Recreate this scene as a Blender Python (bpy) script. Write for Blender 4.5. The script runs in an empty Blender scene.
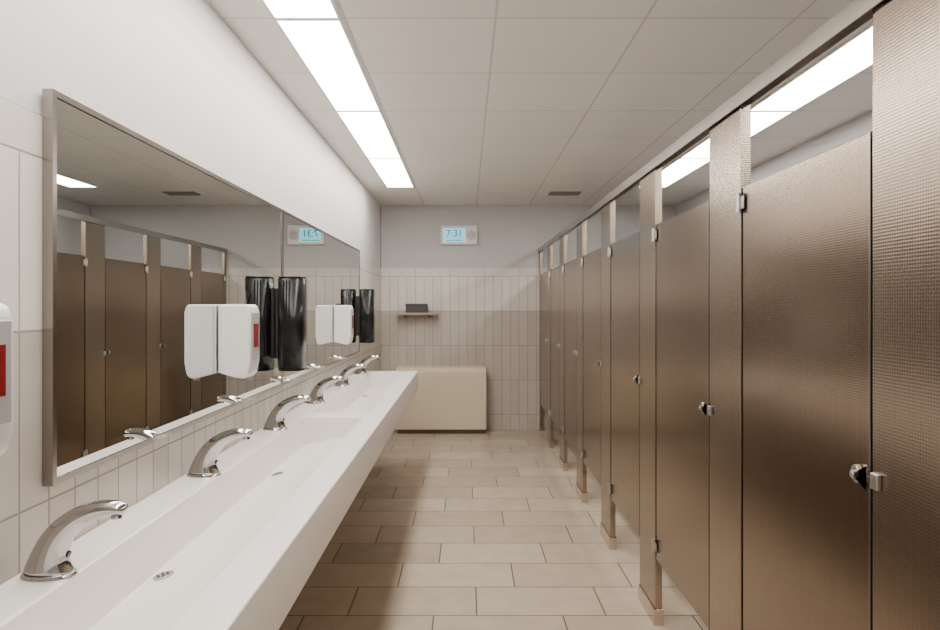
import bpy, bmesh, math
from mathutils import Vector, Matrix

scene = bpy.context.scene
COL = scene.collection
CAMH = 1.437
CEIL = 2.607
XL, XR = -0.985, 2.43
YB, YN = 7.36, -1.9
SX = 0.85  # stall face plane

# ------------------------------------------------------------------ materials
def new_mat(name):
    m = bpy.data.materials.new(name)
    m.use_nodes = True
    nt = m.node_tree
    return m, nt, nt.nodes["Principled BSDF"]

def simple(name, col, rough=0.5, metal=0.0, emit=None, es=0.0, coat=0.0, noise=0.0, nscale=20, bump=0.0, spec=0.5):
    m, nt, b = new_mat(name)
    b.inputs["Base Color"].default_value = (*col, 1)
    b.inputs["Roughness"].default_value = rough
    b.inputs["Metallic"].default_value = metal
    b.inputs["Coat Weight"].default_value = coat
    b.inputs["Specular IOR Level"].default_value = spec
    if emit:
        b.inputs["Emission Color"].default_value = (*emit, 1)
        b.inputs["Emission Strength"].default_value = es
    if noise or bump:
        tc = nt.nodes.new("ShaderNodeNewGeometry")
        n = nt.nodes.new("ShaderNodeTexNoise")
        n.inputs["Scale"].default_value = nscale
        n.inputs["Detail"].default_value = 4
        nt.links.new(tc.outputs["Position"], n.inputs["Vector"])
        if noise:
            mx = nt.nodes.new("ShaderNodeMix"); mx.data_type = 'RGBA'
            mx.inputs[6].default_value = (*[c * (1 - noise) for c in col], 1)
            mx.inputs[7].default_value = (*[min(1, c * (1 + noise)) for c in col], 1)
            nt.links.new(n.outputs["Fac"], mx.inputs[0])
            nt.links.new(mx.outputs[2], b.inputs["Base Color"])
        if bump:
            bp = nt.nodes.new("ShaderNodeBump")
            bp.inputs["Strength"].default_value = bump
            bp.inputs["Distance"].default_value = 0.002
            nt.links.new(n.outputs["Fac"], bp.inputs["Height"])
            nt.links.new(bp.outputs["Normal"], b.inputs["Normal"])
    return m

class NB:
    def __init__(s, nt): s.nt = nt
    def m(s, op, a, b=None, c=None):
        n = s.nt.nodes.new("ShaderNodeMath"); n.operation = op
        for i, v in enumerate((a, b, c)):
            if v is None: continue
            if isinstance(v, (int, float)): n.inputs[i].default_value = v
            else: s.nt.links.new(v, n.inputs[i])
        return n.outputs[0]

def tile_mat(name, ua, va, su, sv, ou, ov, shift, gw, ca, cb, cg, rough, bump=0.4, mottle=0.06, mscale=6):
    m, nt, b = new_mat(name)
    N = NB(nt)
    g = nt.nodes.new("ShaderNodeNewGeometry")
    sp = nt.nodes.new("ShaderNodeSeparateXYZ")
    nt.links.new(g.outputs["Position"], sp.inputs[0])
    v = N.m('DIVIDE', N.m('SUBTRACT', sp.outputs[va], ov), sv)
    row = N.m('FLOOR', v)
    u = N.m('DIVIDE', N.m('SUBTRACT', N.m('SUBTRACT', sp.outputs[ua], ou), N.m('MULTIPLY', row, shift)), su)
    colm = N.m('FLOOR', u)
    fu = N.m('FRACT', u); fv = N.m('FRACT', v)
    du = N.m('MULTIPLY', N.m('MINIMUM', fu, N.m('SUBTRACT', 1.0, fu)), su)
    dv = N.m('MULTIPLY', N.m('MINIMUM', fv, N.m('SUBTRACT', 1.0, fv)), sv)
    d = N.m('MINIMUM', du, dv)
    mr = nt.nodes.new("ShaderNodeMapRange")
    mr.inputs["From Min"].default_value = gw * 0.5
    mr.inputs["From Max"].default_value = gw * 0.5 + 0.0015
    nt.links.new(d, mr.inputs["Value"])
    cx = nt.nodes.new("ShaderNodeCombineXYZ")
    nt.links.new(colm, cx.inputs[0]); nt.links.new(row, cx.inputs[1])
    wn = nt.nodes.new("ShaderNodeTexWhiteNoise"); wn.noise_dimensions = '3D'
    nt.links.new(cx.outputs[0], wn.inputs["Vector"])
    mx = nt.nodes.new("ShaderNodeMix"); mx.data_type = 'RGBA'
    mx.inputs[6].default_value = (*ca, 1); mx.inputs[7].default_value = (*cb, 1)
    nt.links.new(wn.outputs["Value"], mx.inputs[0])
    nz = nt.nodes.new("ShaderNodeTexNoise")
    nz.inputs["Scale"].default_value = mscale; nz.inputs["Detail"].default_value = 6
    nz.inputs["Roughness"].default_value = 0.6
    nt.links.new(g.outputs["Position"], nz.inputs["Vector"])
    fac = N.m('ADD', N.m('MULTIPLY', N.m('SUBTRACT', nz.outputs["Fac"], 0.5), mottle * 4), 1.0)
    vm = nt.nodes.new("ShaderNodeVectorMath"); vm.operation = 'SCALE'
    nt.links.new(mx.outputs[2], vm.inputs[0]); nt.links.new(fac, vm.inputs["Scale"])
    mg = nt.nodes.new("ShaderNodeMix"); mg.data_type = 'RGBA'
    mg.inputs[6].default_value = (*cg, 1)
    nt.links.new(vm.outputs[0], mg.inputs[7]); nt.links.new(mr.outputs[0], mg.inputs[0])
    nt.links.new(mg.outputs[2], b.inputs["Base Color"])
    rr = N.m('ADD', N.m('MULTIPLY', mr.outputs[0], rough - 0.8), 0.8)
    nt.links.new(rr, b.inputs["Roughness"])
    bp = nt.nodes.new("ShaderNodeBump"); bp.inputs["Strength"].default_value = bump
    bp.inputs["Distance"].default_value = 0.002
    nt.links.new(mr.outputs[0], bp.inputs["Height"]); nt.links.new(bp.outputs[0], b.inputs["Normal"])
    return m

def stall_metal(name, col, rough, pat, strength, var=0.12, patw=0.35):
    m, nt, b = new_mat(name)
    N = NB(nt)
    g = nt.nodes.new("ShaderNodeNewGeometry")
    sp = nt.nodes.new("ShaderNodeSeparateXYZ")
    nt.links.new(g.outputs["Position"], sp.inputs[0])
    k = 2 * math.pi / pat
    h = N.m('MULTIPLY',
            N.m('SINE', N.m('MULTIPLY', N.m('ADD', N.m('ADD', sp.outputs[1], sp.outputs[0]), sp.outputs[2]), k * 0.5)),
            N.m('SINE', N.m('MULTIPLY', N.m('SUBTRACT', N.m('ADD', sp.outputs[1], sp.outputs[0]), sp.outputs[2]), k * 0.5)))
    bp = nt.nodes.new("ShaderNodeBump"); bp.inputs["Strength"].default_value = strength
    bp.inputs["Distance"].default_value = 0.0003
    nt.links.new(h, bp.inputs["Height"]); nt.links.new(bp.outputs[0], b.inputs["Normal"])
    mp = nt.nodes.new("ShaderNodeMapping"); mp.inputs["Scale"].default_value = (110, 110, 3)
    nt.links.new(g.outputs["Position"], mp.inputs[0])
    nz = nt.nodes.new("ShaderNodeTexNoise"); nz.inputs["Scale"].default_value = 1.0; nz.inputs["Detail"].default_value = 2
    nt.links.new(mp.outputs[0], nz.inputs["Vector"])
    nz2 = nt.nodes.new("ShaderNodeTexNoise"); nz2.inputs["Scale"].default_value = 1.5
    nt.links.new(g.outputs["Position"], nz2.inputs["Vector"])
    f = N.m('ADD', N.m('MULTIPLY', nz.outputs["Fac"], 0.45), N.m('MULTIPLY', nz2.outputs["Fac"], 0.5))
    f = N.m('ADD', f, N.m('MULTIPLY', h, patw))
    mx = nt.nodes.new("ShaderNodeMix"); mx.data_type = 'RGBA'
    mx.inputs[6].default_value = (*[c * (1-var) for c in col], 1); mx.inputs[7].default_value = (*[c * (1+var) for c in col], 1)
    nt.links.new(f, mx.inputs[0]); nt.links.new(mx.outputs[2], b.inputs["Base Color"])
    b.inputs["Roughness"].default_value = rough
    b.inputs["Metallic"].default_value = 1.0
    return m

M_paint = simple("paint_white", (0.70, 0.68, 0.69), 0.6, bump=0.12, nscale=260)
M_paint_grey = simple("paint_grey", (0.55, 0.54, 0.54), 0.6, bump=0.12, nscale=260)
M_floor = tile_mat("floor_tile", 0, 1, 0.6, 0.3, 0.05, 2.948, 0.2, 0.006, (0.48, 0.405, 0.315), (0.57, 0.49, 0.39), (0.14, 0.095, 0.065), 0.25, 0.3, 0.09, 7)
M_ceil = tile_mat("ceiling_tile", 0, 1, 0.61, 0.61, -0.49, 2.58, 0.0, 0.008, (0.79, 0.76, 0.73), (0.82, 0.79, 0.76), (0.56, 0.54, 0.52), 0.85, 0.5, 0.02, 60)
def walltiles(ax):
    o = -1.3 if ax == 1 else XL
    li = tile_mat("wall_tile_light_%d" % ax, ax, 2, 0.1, 0.4, o, 0.18, 0, 0.004, (0.71, 0.67, 0.625), (0.77, 0.73, 0.685), (0.38, 0.35, 0.32), 0.3, 0.4, 0.04)
    dk = tile_mat("wall_tile_taupe_%d" % ax, ax, 2, 0.1, 0.4, o, 0.18, 0, 0.004, (0.49, 0.445, 0.395), (0.56, 0.51, 0.46), (0.29, 0.26, 0.23), 0.3, 0.4, 0.04)
    cp = tile_mat("wall_tile_course_%d" % ax, ax, 2, 0.4, 0.1, o, 1.78, 0, 0.004, (0.69, 0.65, 0.605), (0.75, 0.71, 0.665), (0.38, 0.35, 0.32), 0.3, 0.4, 0.04)
    return li, dk, cp
WT_Y = walltiles(1); WT_X = walltiles(0)
M_stall = stall_metal("stall_stainless", (0.305, 0.240, 0.184), 0.22, 0.006, 0.10, 0.20, 0.50)
M_pil = stall_metal("stall_stainless_rigidized", (0.370, 0.302, 0.240), 0.25, 0.007, 0.28, 0.22, 0.55)
M_rail = simple("anodised_rail", (0.40, 0.37, 0.34), 0.3, 1.0)
M_frame = simple("brushed_frame", (0.33, 0.30, 0.27), 0.25, 1.0)
M_chrome = simple("chrome", (0.46, 0.45, 0.44), 0.07, 1.0)
M_satin = simple("satin_chrome", (0.62, 0.61, 0.60), 0.28, 1.0)
M_shoe = simple("polished_shoe", (0.60, 0.52, 0.45), 0.13, 1.0)
M_mirror = simple("mirror_silver", (0.73, 0.75, 0.73), 0.005, 1.0)
M_white = simple("solid_surface", (0.83, 0.795, 0.765), 0.30, noise=0.015, nscale=40)
M_plastic = simple("white_plastic", (0.80, 0.79, 0.79), 0.3)
M_greypl = simple("grey_plastic", (0.40, 0.39, 0.39), 0.3)
M_red = simple("red_window", (0.20, 0.012, 0.012), 0.2)
M_black = simple("black_gloss", (0.008, 0.008, 0.009), 0.24, spec=0.25)
M_black2 = simple("dark_rubber", (0.015, 0.015, 0.015), 0.5)
M_beige = simple("beige_enamel", (0.72, 0.63, 0.48), 0.45)
M_beige_d = simple("plinth_dark", (0.10, 0.08, 0.06), 0.6)  # dark brown colour of the heater's plinth
M_wood = simple("shelf_laminate", (0.40, 0.33, 0.25), 0.5, noise=0.15, nscale=30)
M_box = simple("charcoal_box", (0.06, 0.06, 0.065), 0.5)
M_screen = simple("lcd_screen", (0.2, 0.5, 0.6), 0.2, emit=(0.22, 0.66, 0.82), es=1.1)
M_digit = simple("lcd_digit", (0.01, 0.10, 0.16), 0.4)
M_light = simple("light_diffuser", (0.9, 0.9, 0.9), 0.5, emit=(1.0, 0.94, 0.865), es=23.0)
M_lframe = simple("light_frame", (0.7, 0.7, 0.7), 0.5)
M_vent = simple("vent_metal", (0.22, 0.19, 0.17), 0.5)

# ------------------------------------------------------------------ mesh helpers
def obj_from_bm(name, bm, mats, bevel=0, seg=2, smooth=False):
    bmesh.ops.recalc_face_normals(bm, faces=bm.faces)
    me = bpy.data.meshes.new(name)
    bm.to_mesh(me); bm.free()
    o = bpy.data.objects.new(name, me); COL.objects.link(o)
    for m in (mats if isinstance(mats, (list, tuple)) else [mats]): me.materials.append(m)
    if smooth:
        for p in me.polygons: p.use_smooth = True
    if bevel:
        md = o.modifiers.new("bevel", 'BEVEL'); md.width = bevel; md.segments = seg
        md.limit_method = 'ANGLE'; md.angle_limit = math.radians(35)
        for p in me.polygons: p.use_smooth = True
        wn = o.modifiers.new("wn", 'WEIGHTED_NORMAL')
        wn.keep_sharp = False
    return o

def add_box(bm, x0, x1, y0, y1, z0, z1, mi=0):
    vs = [bm.verts.new(p) for p in [(x0,y0,z0),(x1,y0,z0),(x1,y1,z0),(x0,y1,z0),(x0,y0,z1),(x1,y0,z1),(x1,y1,z1),(x0,y1,z1)]]
    for f in [(0,3,2,1),(4,5,6,7),(0,1,5,4),(1,2,6,5),(2,3,7,6),(3,0,4,7)]:
        fa = bm.faces.new([vs[i] for i in f]); fa.material_index = mi

def box(name, x0, x1, y0, y1, z0, z1, mat, bevel=0, seg=2):
    bm = bmesh.new(); add_box(bm, x0, x1, y0, y1, z0, z1)
    return obj_from_bm(name, bm, mat, bevel, seg)

def boxes(name, lst, mats, bevel=0, seg=2):
    bm = bmesh.new()
    for b in lst: add_box(bm, *b)
    return obj_from_bm(name, bm, mats, bevel, seg)

def prism(name, prof, axis, a0, a1, mat, bevel=0, seg=2):
    """extrude 2d profile; axis 'y': prof=(x,z); axis 'z': prof=(x,y); axis 'x': prof=(y,z)"""
    bm = bmesh.new()
    def P(p, a):
        return {'y': (p[0], a, p[1]), 'z': (p[0], p[1], a), 'x': (a, p[0], p[1])}[axis]
    A = [bm.verts.new(P(p, a0)) for p in prof]; B = [bm.verts.new(P(p, a1)) for p in prof]
    bm.faces.new(A); bm.faces.new(B[::-1])
    n = len(prof)
    for i in range(n): bm.faces.new((A[i], A[(i+1) % n], B[(i+1) % n], B[i]))
    return obj_from_bm(name, bm, mat, bevel, seg)

def cyl(name, c, axis, r, h, mat, n=24, bevel=0, r2=None):
    bm = bmesh.new()
    bmesh.ops.create_cone(bm, cap_ends=True, segments=n, radius1=r, radius2=r if r2 is None else r2, depth=h)
    if axis == 'x': bmesh.ops.rotate(bm, verts=bm.verts, matrix=Matrix.Rotation(math.pi/2, 3, 'Y'))
    if axis == 'y': bmesh.ops.rotate(bm, verts=bm.verts, matrix=Matrix.Rotation(-math.pi/2, 3, 'X'))
    bmesh.ops.translate(bm, verts=bm.verts, vec=c)
    o = obj_from_bm(name, bm, mat, bevel or 0.0004)
    return o

def group(name, loc, parts):
    e = bpy.data.objects.new(name, None); COL.objects.link(e)
    e.empty_display_size = 0.1; e.location = loc
    for p in parts:
        p.parent = e; p.matrix_parent_inverse = Matrix.Translation(-Vector(loc))
    return e

# ------------------------------------------------------------------ room shell
box("floor", XL-0.1, XR+0.1, YN-0.1, YB+0.1, -0.1, 0.0, M_floor)
box("ceiling", XL-0.1, XR+0.1, YN-0.1, YB+0.1, CEIL, CEIL+0.1, M_ceil)
boxes("wall_left", [(XL-0.1, XL-0.006, YN, YB, 0, CEIL, 0), (XL-0.006, XL, YN, YB, 1.78, 1.88, 3),
                    (XL-0.006, XL, YN, YB, 1.38, 1.78, 1), (XL-0.006, XL, YN, YB, 0, 1.38, 2)], [M_paint, WT_Y[0], WT_Y[1], WT_Y[2]])
boxes("wall_back", [(XL, XR, YB+0.006, YB+0.1, 0, CEIL, 0), (XL, XR, YB, YB+0.006, 1.78, 1.88, 3),
                    (XL, XR, YB, YB+0.006, 1.38, 1.78, 1), (XL, XR, YB, YB+0.006, 0, 1.38, 2)], [M_paint_grey, WT_X[0], WT_X[1], WT_X[2]])
boxes("wall_right", [(XR, XR+0.1, YN, YB, 0, CEIL, 0)], [M_paint_grey])
boxes("wall_front", [(XL, XR, YN-0.1, YN, 0, CEIL, 0)], [M_paint_grey])

# ------------------------------------------------------------------ ceiling lights
def troffer(xa, xb, ya, yb):
    w = 0.014; z = CEIL
    fr = boxes("frame", [(xa, xa+w, ya, yb, z-0.006, z), (xb-w, xb, ya, yb, z-0.006, z),
                         (xa+w, xb-w, ya, ya+w, z-0.006, z), (xa+w, xb-w, yb-w, yb, z-0.006, z)], M_lframe)
    df = box("diffuser", xa+w, xb-w, ya+w, yb-w, z-0.003, z-0.0005, M_light)
    group("ceiling_light", ((xa+xb)/2, (ya+yb)/2, z), [fr, df])
for k in range(-3, 3):
    y0 = 2.58 + 1.22*k + 0.0
    troffer(-0.785, -0.505, y0, y0+1.22)
    troffer(1.68, 1.97, y0, y0+1.22)

# vent
lst = [(0.86, 1.18, 6.49, 6.505, CEIL-0.01, CEIL), (0.86, 1.18, 6.655, 6.67, CEIL-0.01, CEIL),
       (0.86, 0.875, 6.505, 6.655, CEIL-0.01, CEIL), (1.165, 1.18, 6.505, 6.655, CEIL-0.01, CEIL)]
for i in range(7):
    yy = 6.515 + i*0.02
    lst.append((0.875, 1.165, yy, yy+0.011, CEIL-0.007, CEIL-0.001))
boxes("ceiling_air_vent", lst, M_vent)

# ------------------------------------------------------------------ toilet stalls
def hinge(y, z):
    a = box("hinge_leaf", SX-0.006, SX, y-0.024, y+0.028, z-0.020, z+0.020, M_satin, 0.002)
    b = cyl("hinge_barrel", (SX-0.008, y, z), 'z', 0.008, 0.060, M_satin, 20, 0.001)
    return [a, b]
def latch(y, z):
    # door-side rounded housing with slide knob, keeper on the pilaster
    prof = []
    for i in range(13):
        a = math.pi/2 + math.pi*(12-i)/12 - math.pi
        prof.append((y+0.040+0.020*math.cos(a), z+0.020*math.sin(a)))
    prof = prof + [(y+0.006, z+0.020), (y+0.006, z-0.020)]
    a = prism("latch_housing", prof, 'x', SX-0.009, SX+0.002, M_satin, 0.002)
    c = cyl("latch_knob", (SX-0.014, y+0.036, z), 'x', 0.008, 0.014, M_satin, 20, 0.002)
    b = box("slide_bolt", SX-0.008, SX-0.002, y-0.020, y+0.012, z-0.006, z+0.006, M_chrome, 0.001)
    k = box("keeper", SX-0.011, SX, y-0.034, y-0.010, z-0.017, z+0.017, M_satin, 0.003)
    return [a, c, b, k]
PIL = 0.257; PER = 0.889
for k in range(-3, 7):
    p0 = 1.963 + PER*k          # far-side pilaster near edge
    p1 = p0 + PIL
    d0, d1 = p0 - (PER-PIL), p0  # door between previous pilaster and this
    far = min(p1, YB-0.002) if k < 6 else YB-0.002
    parts = [box("pilaster", SX, SX+0.032, p0+0.002, min(p1-0.002, YB-0.002), 0.03, 2.065, M_pil, 0.002),
             box("pilaster_shoe", SX-0.006, SX+0.038, p0-0.003, p1+0.003 if k < 6 else far, 0.0, 0.075, M_shoe, 0.003),
             box("door", SX+0.003, SX+0.028, d0+0.005, d1-0.005, 0.30, 1.805, M_stall, 0.003),
             box("door_edge_trim", SX-0.0005, SX+0.03, d0+0.004, d0+0.010, 0.30, 1.806, M_frame, 0.001),
             box("pilaster_stop", SX+0.028, SX+0.036, p0-0.012, p0+0.004, 0.30, 1.80, M_black2)]
    parts += hinge(p0-0.003, 1.755) + hinge(p0-0.003, 0.36)
    parts += latch(d0, 1.075)
    ym = (p0+p1)/2
    if k < 6:
        parts.append(box("divider_panel", SX+0.034, XR-0.001, ym-0.012, ym+0.012, 0.30, 1.80, M_stall, 0.002))
    group("toilet_stall", (SX, ym, 0), parts)
boxes("stall_headrail", [(SX-0.008, SX+0.040, YN+0.002, YB-0.002, 2.066, 2.098), (SX-0.013, SX-0.008, YN+0.002, YB-0.002, 2.052, 2.098)], M_rail, 0.003)

# ------------------------------------------------------------------ trough sinks
CT = 0.85; XF = -0.434
def sink(y0, y1, drains):
    bm = bmesh.new()
    x0, x1 = XL+0.001, XF
    bx0, bx1 = -0.855, -0.545
    b0, b1 = y0+0.07, y1-0.07
    zb = 0.683
    ZD, ZF = 0.705, 0.765
    V = lambda *p: bm.verts.new(p)
    ot = [V(x0,y0,CT), V(x1,y0,CT), V(x1,y1,CT), V(x0,y1,CT)]
    ob = [V(x0,y0,zb), V(x1,y0,zb), V(x1,y1,zb), V(x0,y1,zb)]
    it = [V(bx0,b0,CT), V(bx1,b0,CT), V(bx1,b1,CT), V(bx0,b1,CT)]
    ib = [V(bx0+0.006,b0+0.01,ZD), V(bx1-0.012,b0+0.01,ZF), V(bx1-0.012,b1-0.01,ZF), V(bx0+0.006,b1-0.01,ZD)]
    for i in range(4):
        j = (i+1) % 4
        bm.faces.new((ot[i], ot[j], it[j], it[i]))
        bm.faces.new((it[i], it[j], ib[j], ib[i]))
        bm.faces.new((ot[i], ob[i], ob[j], ot[j]))
    bm.faces.new(ib); bm.faces.new(ob[::-1])
    body = obj_from_bm("basin", bm, M_white, 0.006, 4)
    parts = [body]
    for yd in drains:
        xd = -0.81; zd = ZD + (xd-bx0-0.006)/(bx1-0.012-bx0-0.006)*(ZF-ZD)
        R = Matrix.Rotation(-math.atan2(ZF-ZD, bx1-bx0-0.018), 4, 'Y')
        dr = cyl("drain_ring", (0, 0, 0.001), 'z', 0.026, 0.008, M_chrome, 32, 0.001)
        dr.data.transform(Matrix.Translation((xd, yd, zd)) @ R)
        parts.append(dr)
        for a in range(7):
            an = a*math.pi/3; rr = 0.013 if a < 6 else 0
            h = cyl("drain_hole", (rr*math.cos(an), rr*math.sin(an), 0.0052), 'z', 0.0042, 0.001, M_black2, 12)
            h.data.transform(Matrix.Translation((xd, yd, zd)) @ R)
            parts.append(h)
    for yy in (y0+0.3, y1-0.3):
        parts.append(prism("bracket", [(x0, 0.683), (x0+0.4, 0.683), (x0+0.4, 0.665), (x0+0.04, 0.50), (x0, 0.50)], 'y', yy-0.015, yy+0.015, M_rail, 0.002))
    group("trough_sink", ((x0+x1)/2, (y0+y1)/2, zb), parts)
sink(0.98, 3.418, [1.70, 2.73])
sink(3.422, 5.74, [4.10, 5.10])

# ------------------------------------------------------------------ faucets
def faucet(yc):
    xb = -0.925
    pts = [(0.015, 0.000, 0.033, 0.056), (0.015, 0.010, 0.031, 0.053), (0.016, 0.028, 0.0285, 0.045), (0.022, 0.055, 0.026, 0.037),
           (0.036, 0.083, 0.0245, 0.0315), (0.060, 0.109, 0.0235, 0.0265), (0.090, 0.129, 0.0225, 0.022), (0.125, 0.141, 0.0215, 0.019),
           (0.155, 0.144, 0.0205, 0.0165), (0.176, 0.141, 0.0185, 0.0135), (0.184, 0.136, 0.013, 0.009)]
    bm = bmesh.new(); n = 24; rings = []
    for i, (px, pz, hy, hn) in enumerate(pts):
        a = pts[max(i-1, 0)]; b = pts[min(i+1, len(pts)-1)]
        t = Vector((b[0]-a[0], 0, b[1]-a[1])).normalized()
        if i == 0: t = Vector((0, 0, 1))
        nrm = Vector((t.z, 0, -t.x))
        c = Vector((xb+px, yc, CT+0.004+pz))
        rings.append([bm.verts.new(c + nrm*hn*math.cos(q*2*math.pi/n) + Vector((0, 1, 0))*hy*math.sin(q*2*math.pi/n)) for q in range(n)])
    for r, s in zip(rings, rings[1:]):
        for q in range(n): bm.faces.new((r[q], r[(q+1) % n], s[(q+1) % n], s[q]))
    bm.faces.new(rings[0]); bm.faces.new(rings[-1][::-1])
    body = obj_from_bm("spout", bm, M_chrome, 0, smooth=True)
    ss = body.modifiers.new("s", 'SUBSURF'); ss.levels = 1; ss.render_levels = 2
    bm = bmesh.new()
    bmesh.ops.create_cone(bm, cap_ends=True, segments=40, radius1=1, radius2=0.93, depth=0.008)
    bmesh.ops.scale(bm, verts=bm.verts, vec=(0.0590, 0.038, 1)); bmesh.ops.translate(bm, verts=bm.verts, vec=(xb+0.015, yc, CT+0.0045))
    base = obj_from_bm("base_plate", bm, M_chrome, 0.001)
    aer = cyl("aerator", (xb+0.163, yc, CT+0.130), 'z', 0.0115, 0.012, M_chrome, 20, 0.001)
    P = Vector((0.022, 0, 0.055)); t = Vector((0.020, 0, 0.055)).normalized(); nr = Vector((t.z, 0, -t.x))
    c = P + nr*0.0375
    sen = cyl("sensor_eye", (0, 0, 0), 'z', 0.008, 0.005, M_black, 20, 0.001)
    sen.data.transform(nr.to_track_quat('Z', 'Y').to_matrix().to_4x4())
    sen.data.transform(Matrix.Translation((xb+c.x, yc, CT+0.004+c.z-0.001)))
    group("faucet", (xb, yc, CT), [body, base, aer, sen])
for k in range(6): faucet(1.386 + 0.82*k)

# ------------------------------------------------------------------ mirrors
XM = -0.959
def mirror(y0, y1):
    z0, z1 = 1.018, 1.942; w = 0.015; xa, xb = XL+0.001, XM
    fr = boxes("frame", [(xa, xb, y0, y0+w, z0, z1), (xa, xb, y1-w, y1, z0, z1),
                         (xa, xb, y0+w, y1-w, z0, z0+w), (xa, xb, y0+w, y1-w, z1-w, z1)], M_frame)
    gl = box("mirror_glass", xa+0.002, xb-0.004, y0+w, y1-w, z0+w, z1-w, M_mirror)
    group("wall_mirror", (XL, (y0+y1)/2, (z0+z1)/2), [fr, gl])
mirror(1.474, 3.328)
mirror(3.330, 5.75)

# ------------------------------------------------------------------ dispensers
def soap(xm, y0):
    z0, z1 = 1.155, 1.443; w = 0.115; d = -0.835-xm
    X = lambda t: xm + t*d
    body = prism("housing", [(X(0.05), z0+0.02), (X(0.55), z0+0.004), (X(0.8), z0), (X(0.93), z0+0.015), (X(1.0), z0+0.06), (X(1.0), z1-0.03), (X(0.94), z1-0.006), (X(0.86), z1), (X(0.05), z1)],
                 'y', y0, y0+w, M_plastic, 0.008, 4)
    back = box("back_plate", X(0), X(0.07), y0+0.004, y0+w-0.004, z0+0.024, z1-0.004, M_plastic)
    pan = box("front_panel", X(1.0)-0.002, X(1.0)+0.004, y0+0.012, y0+w-0.012, z0+0.070, z1-0.032, M_greypl, 0.002)
    win = box("red_window", X(1.0)+0.002, X(1.0)+0.006, y0+0.030, y0+w-0.030, z0+0.12, z1-0.075, M_red, 0.001)
    noz = cyl("nozzle", (X(0.8), y0+w/2, z0-0.004), 'z', 0.012, 0.014, M_greypl, 20, 0.001)
    group("soap_dispenser", (xm, y0+w/2, (z0+z1)/2), [body, back, pan, win, noz])
soap(XM+0.0005, 2.455); soap(XM+0.0005, 4.60); soap(XL+0.001, 1.060)

def towel(y0):
    xm = XM+0.0005; z0, z1 = 1.112, 1.586; w = 0.14; x0 = xm+0.014; x1 = -0.816
    def prof(s):
        cx, cy = (x0+x1)/2, y0+w/2; hx, hy = (x1-x0)/2*s, w/2*s; out = []
        n = 40
        for i in range(n):
            a = 2*math.pi*i/n; c, s_ = math.cos(a), math.sin(a)
            e = 0.55
            out.append((cx+hx*math.copysign(abs(c)**e, c), cy+hy*math.copysign(abs(s_)**e, s_)))
        return out
    body = prism("housing", prof(1.0), 'z', z0+0.012, z1-0.012, M_black)
    for p in body.data.polygons: p.use_smooth = len(p.vertices) == 4
    ribs = boxes("side_ribs", [(x0+0.036+i*0.014, x0+0.042+i*0.014, y0-0.002, y0+w+0.002, z0+0.02, z1-0.02) for i in range(3)], M_black, 0.001)
    cap = prism("end_cap_top", prof(0.96), 'z', z1-0.014, z1, M_black, 0.004, 2)
    cap2 = prism("end_cap_bottom", prof(0.96), 'z', z0, z0+0.014, M_black, 0.004, 2)
    mount = box("mount_plate", xm, x0+0.01, y0+0.045, y0+w-0.045, z0+0.06, z1-0.06, M_black2)
    group("paper_towel_dispenser", (xm, y0+w/2, (z0+z1)/2), [body, ribs, cap, cap2, mount])
towel(3.15); towel(5.58)

# ------------------------------------------------------------------ heater unit
hx0, hx1, hy0, hy1 = -0.79, 0.228, 7.12, YB-0.001
hp = [prism("casing", [(hy0, 0.05), (hy1, 0.05), (hy1, 0.742), (hy0+0.05, 0.735), (hy0, 0.695)], 'x', hx0, hx1, M_beige, 0.006, 3),
      box("plinth", hx0+0.02, hx1-0.02, hy0+0.03, hy1, 0.0, 0.052, M_beige_d),
      box("front_panel", hx0+0.03, hx1-0.03, hy0-0.004, hy0+0.002, 0.09, 0.665, M_beige, 0.002)]
gr = [(hx0+0.06, hx1-0.06, hy0+0.075+i*0.022, hy0+0.085+i*0.022, 0.7365, 0.7445) for i in range(6)]
hp.append(boxes("top_grille", gr, M_beige))
group("convector_heater", ((hx0+hx1)/2, (hy0+hy1)/2, 0), hp)

# ------------------------------------------------------------------ shelf + box
sh = [box("board", -0.79, -0.325, 7.19, YB-0.001, 1.335, 1.362, M_wood, 0.002)]
for xx in (-0.70, -0.42):
    sh.append(prism("bracket", [(YB-0.001, 1.335), (7.24, 1.335), (7.24, 1.329), (YB-0.012, 1.30), (YB-0.001, 1.30)], 'x', xx-0.008, xx+0.008, M_vent))
group("wall_shelf", (-0.55, 7.3, 1.34), sh)
bx = [box("body", -0.685, -0.45, 7.21, 7.33, 1.362, 1.435, M_box, 0.004), box("lid", -0.689, -0.446, 7.206, 7.334, 1.435, 1.463, M_box, 0.004)]
group("storage_box", (-0.567, 7.27, 1.362), bx)

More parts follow.
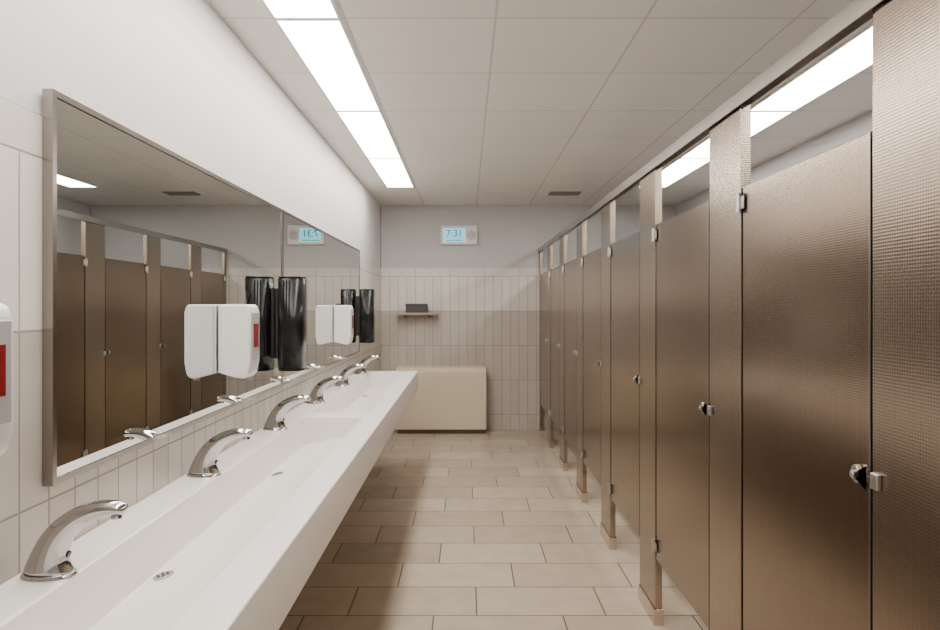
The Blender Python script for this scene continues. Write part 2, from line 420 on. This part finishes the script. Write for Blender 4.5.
# ------------------------------------------------------------------ wall clock display
cx0, cx1, cz0, cz1 = -0.292, 0.130, 2.144, 2.364
yf = YB - 0.05
ck = [box("housing", cx0, cx1, yf, YB+0.005, cz0, cz1, M_plastic, 0.008, 3),
      box("screen", cx0+0.03, cx0+0.285, yf-0.002, yf+0.002, cz0+0.03, cz1-0.03, M_screen, 0.001),
      cyl("speaker_grille", (cx1-0.066, yf-0.002, (cz0+cz1)/2), 'y', 0.050, 0.006, M_greypl, 40, 0.001)]
for r in (0.044, 0.032, 0.020, 0.008):
    bm = bmesh.new(); n = 40
    R = [[bm.verts.new((cx1-0.066+rr*math.cos(q*2*math.pi/n), yf-0.0058, (cz0+cz1)/2+rr*math.sin(q*2*math.pi/n))) for q in range(n)] for rr in (r, r-0.005)]
    for q in range(n): bm.faces.new((R[0][q], R[0][(q+1) % n], R[1][(q+1) % n], R[1][q]))
    ck.append(obj_from_bm("grille_ring", bm, M_plastic))
def text(s, size, x, z, y, mat, name):
    cu = bpy.data.curves.new(name, 'FONT'); cu.body = s; cu.size = size; cu.align_x = 'CENTER'; cu.align_y = 'CENTER'
    cu.extrude = 0.0005; cu.offset = 0.0
    o = bpy.data.objects.new(name, cu); COL.objects.link(o)
    o.location = (x, y, z); o.rotation_euler = (math.pi/2, 0, 0); cu.materials.append(mat)
    return o
ck.append(text("7:31", 0.112, cx0+0.157, (cz0+cz1)/2+0.016, yf-0.003, M_digit, "time_digits"))
ck.append(boxes("status_bars", [(cx0+0.055, cx0+0.15, yf-0.0035, yf-0.002, cz0+0.046, cz0+0.053), (cx0+0.165, cx0+0.255, yf-0.0035, yf-0.002, cz0+0.046, cz0+0.053)], M_digit))
group("digital_wall_clock", ((cx0+cx1)/2, YB, (cz0+cz1)/2), ck)

# ------------------------------------------------------------------ world + camera
w = bpy.data.worlds.new("world"); scene.world = w; w.use_nodes = True
w.node_tree.nodes["Background"].inputs[0].default_value = (0.8, 0.8, 0.8, 1)
w.node_tree.nodes["Background"].inputs[1].default_value = 0.1

cam = bpy.data.cameras.new("camera"); co = bpy.data.objects.new("camera", cam); COL.objects.link(co)
co.location = (0, 0, CAMH); co.rotation_euler = (math.pi/2, 0, 0)
cam.sensor_width = 36; cam.lens = 36*635/940
cam.shift_x = 4/940; cam.shift_y = -9/940
cam.clip_start = 0.02
scene.camera = co
